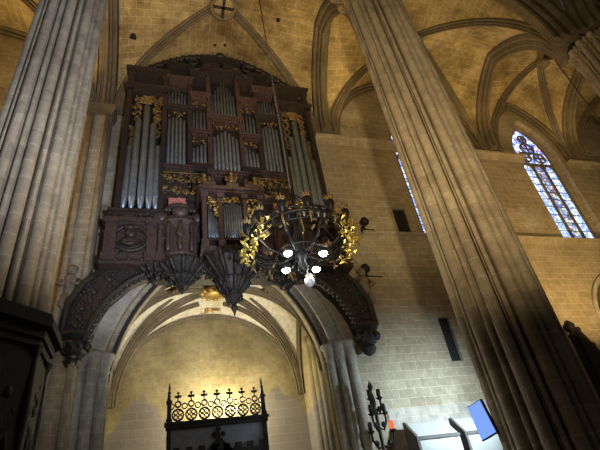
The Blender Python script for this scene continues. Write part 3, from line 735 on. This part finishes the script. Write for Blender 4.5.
# carved consoles and the hanging pendant under the gallery
def cluster(mb, cx, cy, zt, zb, R0, seed, n_=70):
    R = random.Random(seed); H = zt-zb
    prof = [(.015, zb), (.05, zb+.08*H), (.11, zb+.13*H), (.07, zb+.2*H), (R0*.22, zb+.26*H), (R0*.26, zb+.33*H), (R0*.2, zb+.37*H), (R0*.45, zb+.5*H), (R0*.55, zb+.58*H), (R0*.5, zb+.62*H), (R0*.8, zb+.8*H), (R0, zb+.93*H), (R0*1.03, zt)]
    mb.lathe(cx, cy, prof, 16, False)
    for i in range(12):                                           # scrolled leaf ribs
        a = 2*PI*i/12
        mb.tube([(cx+r*1.05*cos(a), cy+r*1.05*sin(a), z) for r, z in prof[4:]], [.03, .045, .04, .06, .075, .06, .08, .07, .05], 5)
    for i in range(n_):
        k = R.randrange(5, 12); r, z = prof[k]; a = R.uniform(0, 2*PI); q = R.uniform(.03, .07)
        mb.ball((cx+r*1.03*cos(a), cy+r*1.03*sin(a), z+R.uniform(-.1, .1)), (q, q, q*1.6), 6, 4)
mb = MB(); cluster(mb, 2.14, 12.75, 10.0, 7.95, .95, 5, 110); mb.build('hanging_pendant', 'carved_dark', org)
def consoles(sx):
    mb = MB(); cluster(mb, OX+sx*1.75, 13.1, 9.9, 8.9, .75, 8+sx, 60); cluster(mb, OX+sx*2.6, 13.3, 9.95, 9.35, .5, 18+sx, 26); mb.build('carved_console', 'carved_dark', org)
    mb = MB(); a, b = sorted((OX+sx*2.6, OX+sx*.3)); mb.box(a, 12.9, 9.72, b, YB, 9.98); mb.carve(120, a, b, 12.9, 9.4, 9.95, .10, 21+sx, depth=.12); mb.build('carved_soffit', 'carved_dark', org)
mir(consoles)
# the swept side brackets that follow the stone arch, each with a cresting and a corbel
def bracket(sx):
    OX = 2.2
    outl = [(-5.0, 7.75), (-4.95, 8.7), (-4.6, 9.45), (-4.0, 10.02), (-2.2, 10.06), (-2.2, 9.95), (-2.7, 9.86), (-3.3, 9.5), (-3.85, 8.9), (-4.2, 8.2), (-4.4, 7.5)]
    P_ = [(OX-sx*x, z) for x, z in outl]
    # side face, stepped back from its raised rim
    bm_ = MB().prism(P_, 13.3, YB); Rb = random.Random(44)
    for k in range(70):
        f_ = Rb.uniform(.03, .97)*4; i_ = int(f_); q_ = f_-i_; lo_ = [(-4.4, 7.5), (-4.2, 8.2), (-3.85, 8.9), (-3.3, 9.5), (-2.3, 9.9)]; hi_ = [(-5.0, 7.75), (-4.95, 8.7), (-4.6, 9.45), (-4.0, 10.0), (-2.3, 10.05)]
        g_ = Rb.uniform(.12, .88); px_ = [(lo_[i_+j][0]*(1-g_)+hi_[i_+j][0]*g_, lo_[i_+j][1]*(1-g_)+hi_[i_+j][1]*g_) for j in (0, 1)]
        s_ = Rb.uniform(.035, .09); bm_.ball((OX-sx*(px_[0][0]*(1-q_)+px_[1][0]*q_), 13.3, px_[0][1]*(1-q_)+px_[1][1]*q_), (s_, .045, s_), 6, 4)
    br_ = bm_.build('side_bracket', 'wood_dark', org)
    rim = MB()
    lo = [(-2.3, 9.93), (-2.7, 9.86), (-3.3, 9.5), (-3.85, 8.9), (-4.2, 8.2), (-4.4, 7.5)]; hi = [(-5.0, 7.75), (-4.95, 8.7), (-4.6, 9.45), (-4.0, 10.0)]
    for L in (lo, hi): rim.tube([(OX-sx*x, 13.3, z) for x, z in L], .11, 6)
    R = random.Random(4)
    for k in range(len(lo)-1):
        for q in range(4):
            f_ = q/4; x = lo[k][0]*(1-f_)+lo[k+1][0]*f_; z = lo[k][1]*(1-f_)+lo[k+1][1]*f_
            rim.ball((OX-sx*(x+.05), 13.35, z-.09), (.09, .12, .09), 6, 4)
    rim.build('carved_rim', 'carved_dark', br_)
    for x, z in ((-4.68, 8.05), (-4.58, 8.6), (-4.3, 9.15), (-3.9, 9.6)):
        MB().ball((OX-sx*x, 13.28, z), (.12, .05, .12), 8, 4).build('stud', 'wood_dark', br_)
    cb = MB(); x = OX-sx*-4.65
    cb.lathe(x, 13.55, [(.05, 6.75), (.2, 6.85), (.28, 7.0), (.2, 7.1), (.34, 7.2), (.42, 7.45), (.36, 7.6), (.5, 7.7), (.5, 7.82)], 8, False)
    for k in range(12): a = 2*PI*k/12; cb.ball((x+.4*cos(a), 13.5+.36*sin(a), 7.4), (.09, .09, .13), 6, 4)
    cb.build('corbel', 'carved_dark', org)
    an = MB(); x = OX-sx*-5.0; y = 13.42
    an.lathe(x, y, [(.14, 9.0), (.2, 9.2), (.16, 9.45), (.22, 9.65), (.08, 9.8)], 8); an.ball((x, y-.02, 9.95), (.16, .16, .19)); an.ball((x, y+.02, 10.03), (.18, .16, .14))
    an.tube([(x+sx*.2, y, 9.62), (x+sx*.32, y-.15, 9.4), (x+sx*.1, y-.24, 9.3)], [.07, .06, .05]); an.tube([(x-sx*.2, y, 9.62), (x-sx*.28, y-.12, 9.38), (x-sx*.05, y-.24, 9.45)], [.07, .06, .05])
    an.ball((x-sx*.05, 13.62, 9.6), (.3, .08, .34)); an.tube([(x+sx*.1, y, 9.05), (x+sx*.15, y-.1, 8.7), (x-sx*.1, y, 8.45)], [.13, .1, .06])
    an.build('carved_angel', 'statue_stone', org)
mir(bracket)

# ------------------------------------------------------------------ chandelier
CX, CY, CZ = 3.24, 9.0, 8.3
LAMPS = [((x-.12)/.975, y) for x, y in ((3.02, 9.56), (2.87, 8.75), (3.80, 9.49), (3.75, 8.72))]; LZ = 7.75
ch_ = thing('crown_chandelier', 'crown shaped gilded chandelier with glowing lamps hanging in front of the organ', 'chandelier', (CX, CY, 6.9))
def torus(mb, cx, cy, cz, R0, r, n=40, m=8):
    mb.ring_sweep([[(cx+(R0+r*cos(2*PI*j/m))*cos(2*PI*i/n), cy+(R0+r*cos(2*PI*j/m))*sin(2*PI*i/n), cz+r*sin(2*PI*j/m)) for j in range(m)] for i in range(n)], smooth=True, closed_path=True)
mb = MB(); torus(mb, CX, CY, CZ, 1.3, .038); torus(mb, CX, CY, CZ-.18, 1.24, .024); torus(mb, CX, CY, CZ+.16, 1.26, .022)
for k in range(40):
    a = 2*PI*k/40; mb.tube([(CX+1.24*cos(a), CY+1.24*sin(a), CZ-.18), (CX+1.3*cos(a), CY+1.3*sin(a), CZ), (CX+1.26*cos(a), CY+1.26*sin(a), CZ+.16)], .02, 5)
mb.build('crown_ring', 'iron', ch_)
mb = MB(); torus(mb, CX, CY, CZ-.45, .62, .03, 30); mb.lathe(CX, CY, [(.06, CZ-.95), (.14, CZ-.85), (.1, CZ-.6), (.2, CZ-.45), (.12, CZ-.2), (.16, CZ+.1), (.07, CZ+.4), (.12, CZ+.6), (.05, CZ+.9), (.05, CZ+1.7)], 12)
mb.build('central_stem', 'iron', ch_)
for k in range(8):
    a = 2*PI*k/8+.2; pts = [(CX+r*cos(a), CY+r*sin(a), z) for r, z in ((.1, CZ-.4), (.5, CZ-.52), (.9, CZ-.38), (1.15, CZ-.12), (1.3, CZ))]
    m = MB().tube(pts, .03, 6); m.tube([(CX+1.25*cos(a), CY+1.25*sin(a), CZ+.1), (CX+.6*cos(a), CY+.6*sin(a), CZ+.9), (CX, CY, CZ+1.6)], .014, 5); m.build('arm', 'iron', ch_)
R = random.Random(12)
for k in range(14):                                               # candle cups with gilded foliage round the ring
    a = 2*PI*k/14+.12; x, y = CX+1.36*cos(a), CY+1.36*sin(a)
    cup = MB(); cup.lathe(x, y, [(.03, CZ-.02), (.08, CZ+.1), (.12, CZ+.2), (.11, CZ+.28), (.05, CZ+.34), (.04, CZ+.40)], 8)
    cp = cup.build('candle_cup', 'iron', ch_)
    g = MB()
    for j in range(7):
        b = 2*PI*j/7; g.tube([(x+.03*cos(b), y+.03*sin(b), CZ+.32), (x+.08*cos(b), y+.08*sin(b), CZ+.42), (x+.13*cos(b), y+.13*sin(b), CZ+.44+.06*(j % 2))], [.02, .03, .008], 5)
    g.tube([(x, y, CZ+.35), (x, y, CZ+.52)], [.03, .02], 6)
    g.build('gilded_calyx', 'gilt_dull', cp)
    l = MB()
    for j in range(26 if abs(cos(a)) > .6 and sin(a) < .4 else 4):
        dx, dy, dz = R.uniform(-.18, .18), R.uniform(-.18, .18), R.uniform(-.42, .12); s_ = R.uniform(.05, .11)
        q = Vector((R.uniform(-1, 1), R.uniform(-1, 1), R.uniform(-1, .4))).normalized()*s_; c_ = Vector((x+dx, y+dy, CZ-.05+dz))
        l.tube([c_-q, c_-q*.3, c_+q*.4, c_+q], [.006, s_*.42, s_*.33, .004], 5, False)
    l.tube([(x, y, CZ), (x+.1*cos(a), y+.1*sin(a), CZ-.2), (x+.02, y, CZ-.42)], [.03, .035, .01], 5)
    l.build('gilded_leaf_spray', 'gilt_bright' if abs(cos(a)) > .6 and sin(a) < .4 else 'gilt_dull', ch_)  # lamplight put into the colour: lit sprays brighter gilt, the rest duller
for k, (x, y) in enumerate(LAMPS):
    lm = MB().lathe(x, y, [(.13, LZ), (.15, LZ+.03), (.12, LZ+.17), (.05, LZ+.25), (.02, LZ+.27)], 14); lm.tube([(x, y, LZ+.25), ((x+CX)/2, (y+CY)/2, LZ+.19), (CX, CY, LZ+.13)], .02, 6)
    lo = lm.build('lamp', 'iron', ch_)
    MB().ball((x, y, LZ), (.105, .105, .085), 14, 8).build('lamp_lens', 'lens_glow', lo)
for sx in (-1, 1):                                                  # the large gilded double scroll over the far side of the ring
    x_, y_ = 3.80, 10.2
    MB().tube([(x_+sx*(.17+.15*(1-k*.045)*cos(PI-k*.5)), y_, 10.45+.17*(1-k*.045)*sin(k*.5)) for k in range(16)], [.06*(1-k*.035) for k in range(16)], 6).tube([(x_+sx*.04, y_, 10.4), (x_+sx*.1, y_, 9.6), (x_-.1, CY+1.25, CZ+.1)], .03, 6).build('gilded_scroll', 'gilt_bright', ch_)
mb = MB().lathe(3.33, 8.95, [(.02, 6.93), (.09, 6.98), (.13, 7.06), (.12, 7.14), (.06, 7.2), (.1, 7.24), (.03, 7.3)], 12); mb.tube([(3.33, 8.95, 7.28), (CX, CY, 7.62)], .02, 6); mb.build('white_finial', 'white_enamel', ch_)
mb = MB().tube([(CX, CY, CZ+1.6), (CX, CY, 21.4)], .022, 6); mb.build('hanging_cable', 'cable_steel', ch_)

t = tag(MB().tube([(20.35, 10.2, 9.0), (20.35, 10.2, 22.3)], .03, 6).build('hanging_cable', 'cable_steel'), 'thin dark cable hanging from the vault at right in front of the stained glass', 'cable')

# ------------------------------------------------------------------ metal cresting screen inside the arch
SX0, SX1, SY = .32, 3.52, 16.0
sc = thing('tracery_screen', 'dark gothic screen with pierced quatrefoil cresting standing inside the lit arch', 'screen', ((SX0+SX1)/2, SY, 0))
for x in (SX0, SX1):
    m = MB().box(x-.07, SY-.07, 0, x+.07, SY+.07, 6.35)
    m.box(x-.1, SY-.1, 5.7, x+.1, SY+.1, 5.8); m.box(x-.1, SY-.1, 6.3, x+.1, SY+.1, 6.38); m.lathe(x, SY, [(.08, 6.38), (.05, 6.6), (.07, 6.66), (.03, 6.72), (.045, 6.8), (.005, 7.0)], 8)
    m.build('post', 'wood_black', sc)
MB().box(SX0-.1, SY-.14, 5.48, SX1+.1, SY+.14, 5.66).box(SX0-.15, SY-.18, 5.6, SX1+.15, SY+.18, 5.68).build('cornice', 'wood_black', sc)
m = MB(); w = (SX1-SX0-.14)/7
for k in range(7):
    cx = SX0+.07+w*(k+.5)
    for r_, cz in ((w*.47, 5.92), (w*.26, 6.26)):
        m.ring_sweep([[(cx+q*cos(2*PI*j/20), yy, cz+q*sin(2*PI*j/20)) for j in range(20)] for q, yy in ((r_, SY-.03), (r_-.045, SY-.03), (r_-.045, SY+.03), (r_, SY+.03))], closed_path=True)
    for j in range(4):
        a = PI/4+PI/2*j; ox, oz = cx+w*.235*cos(a), 5.92+w*.235*sin(a); r_ = w*.175
        m.ring_sweep([[(ox+q*cos(2*PI*i/14), yy, oz+q*sin(2*PI*i/14)) for i in range(14)] for q, yy in ((r_, SY-.025), (r_-.03, SY-.025), (r_-.03, SY+.025), (r_, SY+.025))], closed_path=True)
    for dx in (-.5, .5):
        ox = cx+w*dx; m.ring_sweep([[(ox+q*cos(2*PI*i/14), yy, 6.2+q*sin(2*PI*i/14)) for i in range(14)] for q, yy in ((w*.24, SY-.03), (w*.17, SY-.03), (w*.17, SY+.03), (w*.24, SY+.03))], closed_path=True)
m.box(SX0, SY-.03, 5.66, SX1, SY+.03, 5.71)
m.build('quatrefoil_cresting', 'wood_black', sc)
for k in range(7):
    cx = SX0+.07+w*(k+.5)
    f_ = MB().tube([(cx, SY, 6.34), (cx, SY, 6.62)], .025, 6)
    for dx, dz in ((-.07, 6.52), (.07, 6.52), (0, 6.63), (0, 6.5)): f_.ball((cx+dx, SY, dz), (.055, .03, .05), 6, 4)
    f_.build('fleuron', 'wood_black', sc)
pn = MB().box(SX0, SY+.02, 0, SX1, SY+.06, 5.5).build('back_panel', 'screen_panel', sc)
m = MB()
x = SX0+.15
while x < SX1-.2: m.box(x, SY-.12, 4.72, x+.2, SY-.04, 4.9); x += .4
m.box(SX0, SY-.12, 4.3, SX1, SY-.04, 4.72); m.build('battlement', 'wood_black', sc)
m = MB().tube([((SX0+SX1)/2, SY-.1, 4.8), ((SX0+SX1)/2, SY-.1, 5.3)], .04, 6); cx = (SX0+SX1)/2
for dx, dz in ((-.14, 5.2), (.14, 5.2), (0, 5.36)): m.ball((cx+dx, SY-.1, dz), (.09, .04, .08), 6, 4)
m.prism([(cx-.55, 4.6), (cx+.55, 4.6), (cx, 5.15)], SY-.12, SY-.06); m.build('gable', 'wood_black', sc)

# ------------------------------------------------------------------ carved wooden enclosure around the left pier
en = thing('carved_enclosure', 'dark carved wooden enclosure wrapped around the foot of the left pier', 'enclosure', (-2.70, 7.6, 0))
def octo(cx, cy, r, z0, z1, mb, ri=.93, k=8, a0=PI/8):
    def L(q, z): return [(cx+q*cos(a0+2*PI*i/k), cy+q*sin(a0+2*PI*i/k), z) for i in range(k)]
    mb.ring_sweep([L(r, z0), L(r, z1), L(ri, z1), L(ri, z0)], closed_path=True)
EX, EY, ER = -2.84, 7.62, 1.03
m = MB(); octo(EX, EY, ER, 0, 5.0, m); m.build('body', 'wood_deep_black', en)
m = MB()
for z0, z1, r in ((5.0, 5.12, 1.08), (5.12, 5.28, 1.13), (5.28, 5.4, 1.24), (5.4, 5.5, 1.20)): octo(EX, EY, r, z0, z1, m)
m.build('cornice', 'wood_deep_black', en)
for z0 in (3.4, 2.1): m = MB(); octo(EX, EY, 1.08, z0, z0+.11, m); m.build('moulding', 'wood_deep_black', en)
for i in range(8):
    a = PI/8+PI/4*i; x, y = EX+ER*cos(a), EY+ER*sin(a)
    MB().lathe(x, y, [(.07, 0), (.08, 2.1), (.05, 2.3), (.08, 3.3), (.05, 3.45), (.08, 4.0), (.05, 4.8), (.11, 5.0)], 8).build('corner_shaft', 'wood_deep_black', en)
R = random.Random(9)
for i in range(8):
    a0, a1 = PI/8+PI/4*i, PI/8+PI/4*(i+1); m = MB()
    A_ = [(EX+q*cos(a), EY+q*sin(a)) for q, a in ((ER+.012, a0+.05), (ER+.012, a1-.05), (ER-.03, a1-.05), (ER-.03, a0+.05))]; m.prism(A_, .5, 4.9, 'z')
    m.tube([(EX+(ER+.02)*(cos(a0)*(1-f_)+cos(a1)*f_), EY+(ER+.02)*(sin(a0)*(1-f_)+sin(a1)*f_), 2.35+.25*sin(f_*20)+f_*.6+1.3*(1-abs(2*f_-1))) for f_ in [j/24 for j in range(25)]], .05, 6)
    for k in range(70):
        f_ = R.uniform(.05, .95); x = EX+ER*(cos(a0)*(1-f_)+cos(a1)*f_); y = EY+ER*(sin(a0)*(1-f_)+sin(a1)*f_); z = R.choice((R.uniform(.6, 2.0), R.uniform(2.3, 3.2), R.uniform(3.5, 4.6)))
        s_ = R.uniform(.03, .07); m.ball((x, y, z), (s_, s_, s_*1.5), 6, 4)
    m.build('foliage_carving', 'wood_deep_black', en)

# ------------------------------------------------------------------ right lower corner
mo = thing('screen_monitor', 'bright blue screen monitor mounted on the foot of the right pier', 'monitor', (5.44, 7.2, 3.0))
q = [(7.47, 3.64), (7.05, 3.67), (6.91, 3.09), (7.37, 3.04)]; mx = 5.44
MB().prism(q, mx, mx+.05, 'x').build('housing', 'plastic_black', mo)
ccx, ccz = sum(p[0] for p in q)/4, sum(p[1] for p in q)/4
MB().prism([(ccx+(p[0]-ccx)*.92, ccz+(p[1]-ccz)*.94) for p in q], mx-.012, mx+.01, 'x').build('lit_screen', 'screen_blue', mo)
MB().tube([(mx+.04, ccx, ccz), (mx+.2, 7.1, ccz), (5.86, 6.95, ccz)], .035, 8).build('mount_arm', 'plastic_black', mo)
for k, (x0, lab) in enumerate(((7.42, 'pale box with steep lid low on the wall, left one of two'), (9.12, 'pale box with steep lid low on the wall, beside the blue monitor'))):
    t = thing('sloped_cabinet', lab, 'cabinet', (x0+.85, 13.4, 0), 'pale steep lidded boxes')
    x1 = x0+1.5
    pr = [(13.55, 0), (12.95, 0), (12.95, 3.98), (13.5, 4.5), (13.55, 4.5)]
    MB().prism(pr, x0+.08, x1, 'x').build('body', 'pale_panel', t)
    MB().prism([(13.58, 0), (12.92, 0), (12.92, 4.0), (13.5, 4.55), (13.58, 4.55)], x0, x0+.08, 'x').build('end_panel', 'grey_edge', t)
    MB().prism([(12.9, 3.93), (12.9, 3.99), (12.96, 4.03), (12.96, 3.96)], x0+.08, x1, 'x').build('lid_edge', 'grey_edge', t)
st = thing('stair_enclosure', 'dark wooden sloping stair side with knobbed newel post right of the big pier', 'stair', (16.3, 13.3, 0))
MB().prism([(15.7, 0), (15.7, 6.9), (16.1, 7.2), (18.6, 2.6), (18.6, 0)], 13.2, 13.5).build('stair_side', 'wood_black', st)
m = MB()
for k in range(7): x = 16.1+k*.36; m.ball((x, 13.3, 7.3-k*.66), (.13, .1, .13), 6, 5)
m.tube([(15.9, 13.3, 7.35), (18.6, 13.3, 2.6)], .11, 8); m.build('handrail', 'wood_black', st)
MB().lathe(15.72, 13.3, [(.16, 0), (.16, 7.0), (.22, 7.05), (.12, 7.2), (.2, 7.35), (.22, 7.5), (.05, 7.7)], 10).build('newel_post', 'wood_black', st)

def candelabrum(x, y):
    t = thing('iron_candelabrum', 'dark iron candelabrum with red lamps at the right foot of the organ arch', 'candelabrum', (x, y, 0))
    MB().lathe(x, y, [(.4, 0), (.4, .1), (.12, .3), (.07, .6), (.06, 3.3), (.12, 3.4), (.06, 3.5), (.05, 4.8), (.1, 4.9), (.04, 5.0), (.08, 5.2), (.02, 5.5), (.09, 5.65), (.01, 5.85)], 10).build('stem', 'iron', t)
    k = 0
    for z, L in ((4.75, .22), (4.25, .36), (5.2, .16)):
        for sx in (-1, 1):
            m = MB().tube([(x, y, z-.3), (x+sx*L*.5, y-.1, z-.4), (x+sx*L, y-.15, z-.15), (x+sx*L, y-.15, z)], .035, 6)
            m.lathe(x+sx*L, y-.15, [(.03, z), (.11, z+.06), (.11, z+.08), (.03, z+.1)], 8); m.ball((x+sx*L*.6, y-.1, z-.25), (.09, .05, .09), 6, 4)
            a = m.build('arm', 'iron', t)
            glow = sx > 0 and z < 4.5
            MB().lathe(x+sx*L, y-.15, [(.05, z+.1), (.07, z+.16), (.07, z+.3), (.05, z+.34)], 8).build('lamp_glass', 'red_glow' if glow else 'iron', a)
candelabrum(6.45, 13.3)
def wall_lamp(px, pz, L, lab):
    t = thing('wall_lamp', lab, 'lamp', (px, YW-.02, pz))
    MB().lathe(px, YW-.07, [(.02, pz-.12), (.1, pz-.1), (.12, pz), (.1, pz+.1), (.02, pz+.12)], 10).build('wall_plate', 'iron', t)
    MB().tube([(px, YW-.08, pz), (px, YW-.3, pz+.1), (px-L*.3, YW-.55, pz+.12)], .03, 6).tube([(px, YW-.1, pz), (px+L, YW-.12, pz-.05)], .025, 6).build('arm', 'iron', t)
    MB().lathe(px-L*.3, YW-.58, [(.05, pz-.12), (.17, pz-.08), (.2, pz+.05), (.12, pz+.2), (.03, pz+.24)], 10).build('shade', 'iron', t)
wall_lamp(8.05, 12.42, .5, 'small dark wall lamp on the sill course above the chandelier right edge')
wall_lamp(7.6, 10.1, .7, 'dark bracket lamp on the wall right of the organ bracket below the sill course')

# ------------------------------------------------------------------ light
scene.world = bpy.data.worlds.new('world'); scene.world.use_nodes = True
bg = scene.world.node_tree.nodes['Background']; bg.inputs[0].default_value = (.9, .85, .8, 1); bg.inputs[1].default_value = .03
def spot(name, loc, tgt, e, col, ang=70, blend=.6, r=.15):
    l = bpy.data.lights.new(name, 'SPOT'); l.energy = e; l.color = col; l.spot_size = math.radians(ang); l.spot_blend = blend; l.shadow_soft_size = r
    o = bpy.data.objects.new(name, l); COL.objects.link(o); loc, tgt = HP(loc), HP(tgt); o.location = loc
    o.rotation_euler = (tgt-loc).to_track_quat('-Z', 'Y').to_euler()
    return o
def point(name, loc, e, col, r=.15):
    l = bpy.data.lights.new(name, 'POINT'); l.energy = e; l.color = col; l.shadow_soft_size = r
    o = bpy.data.objects.new(name, l); COL.objects.link(o); o.location = HP(loc)
    return o
WARM = (1.0, .66, .26); WARM2 = (1.0, .76, .42); COOL = (.80, .93, 1.0)
# warm floods on the cornice and capitals, added fill over the aisle, cool floods and fill below
for x, tx, e in ((8.4, 9.5, 240), (16.0, 14.5, 190), (-4.2, -6, 700), (18.4, 19.3, 160), (22.2, 21, 160)):
    spot('vault_flood', (x, 13.3, 18.5), (tx, 10.0, 22.6), e, WARM, 160, 1.0)
for x, y, tx, e in ((-1.2, 8.6, 2.0, 620), (4.8, 8.4, 2.5, 620), (7.8, 8.2, 11, 240), (15.0, 8.6, 12.5, 170), (18.0, 8.6, 19.5, 130)):
    spot('capital_flood', (x, y, 15.0), (tx, 10.8, 22.6), e, WARM, 130, 1.0)
for x, e in ((2.5, 70), (11.8, 150), (20.0, 220), (-7.5, 500)): point('aisle_fill', (x, 9.8, 14.5), e, WARM, .3)  # added fill points that brighten the upper aisle, no fixtures there
for x in (2.3, 12.3): spot('nave_flood', (x, -1.5, 15.0), (x+1, 0.5, 25), 350, WARM2, 95, 1.0)
point('chapel_lamp', (2.3, 16.8, 6.3), 560, (1.0, .89, .60), .2)
for x, y in LAMPS: spot('chandelier_lamp', (x, y, LZ-.15), (x, y+.8, 0), 170, COOL, 110, .9, .1)
point('spray_fill', (2.3, 8.6, 8.1), 20, (1, .85, .55), .1)  # added fill inside the ring to brighten the left gilded sprays
point('spray_fill', (4.1, 8.7, 8.1), 10, (1, .85, .55), .1)  # same added fill for the right sprays
spot('pier_flood', (.5, -1.5, 2.5), (6.0, 6.4, 11.0), 6200, WARM2, 58, 1.0)
spot('pier_cool_flood', (1.5, 0.2, 4.0), (-2.3, 7.4, 13.5), 4800, (.80, .86, 1.0), 76, 1.0)
spot('pier_warm_flood', (1.5, 6.0, 5.5), (-2.9, 7.0, 9.0), 240, (1.0, .72, .22), 76, 1.0)
spot('wall_cool_flood', (9.2, 10.2, 5.0), (8.8, 14.0, 4.9), 1500, (.72, .90, 1.0), 100, 1.0)
spot('wall_warm_flood', (9.5, 8.6, 6.0), (9.4, 14.0, 16.5), 420, WARM2, 66, 1.0)
spot('right_warm_flood', (15.5, 9.5, 6.0), (18.5, 14.0, 11.5), 2600, WARM, 80, 1.0)
spot('organ_flood', (2.0, 2.5, 3.0), (1.2, 13.2, 9.8), 4600, (.86, .91, 1.0), 42, 1.0)
spot('jamb_fill', (-.2, 5.0, 2.0), (-1.8, 13.8, 7.0), 480, (.84, .90, 1.0), 36, 1.0)  # added fill to brighten the left jamb, no fixture there
point('scroll_fill', (3.5, 9.75, 9.5), 9, (1, .88, .55), .1)  # added light that brightens the gilded scroll, not a chandelier part

vs = scene.view_settings
scene.display_settings.display_device = 'sRGB'
vs.view_transform = 'Standard'; vs.look = 'None'; vs.gamma = 1.0; vs.use_curve_mapping = False; vs.exposure = 0.0
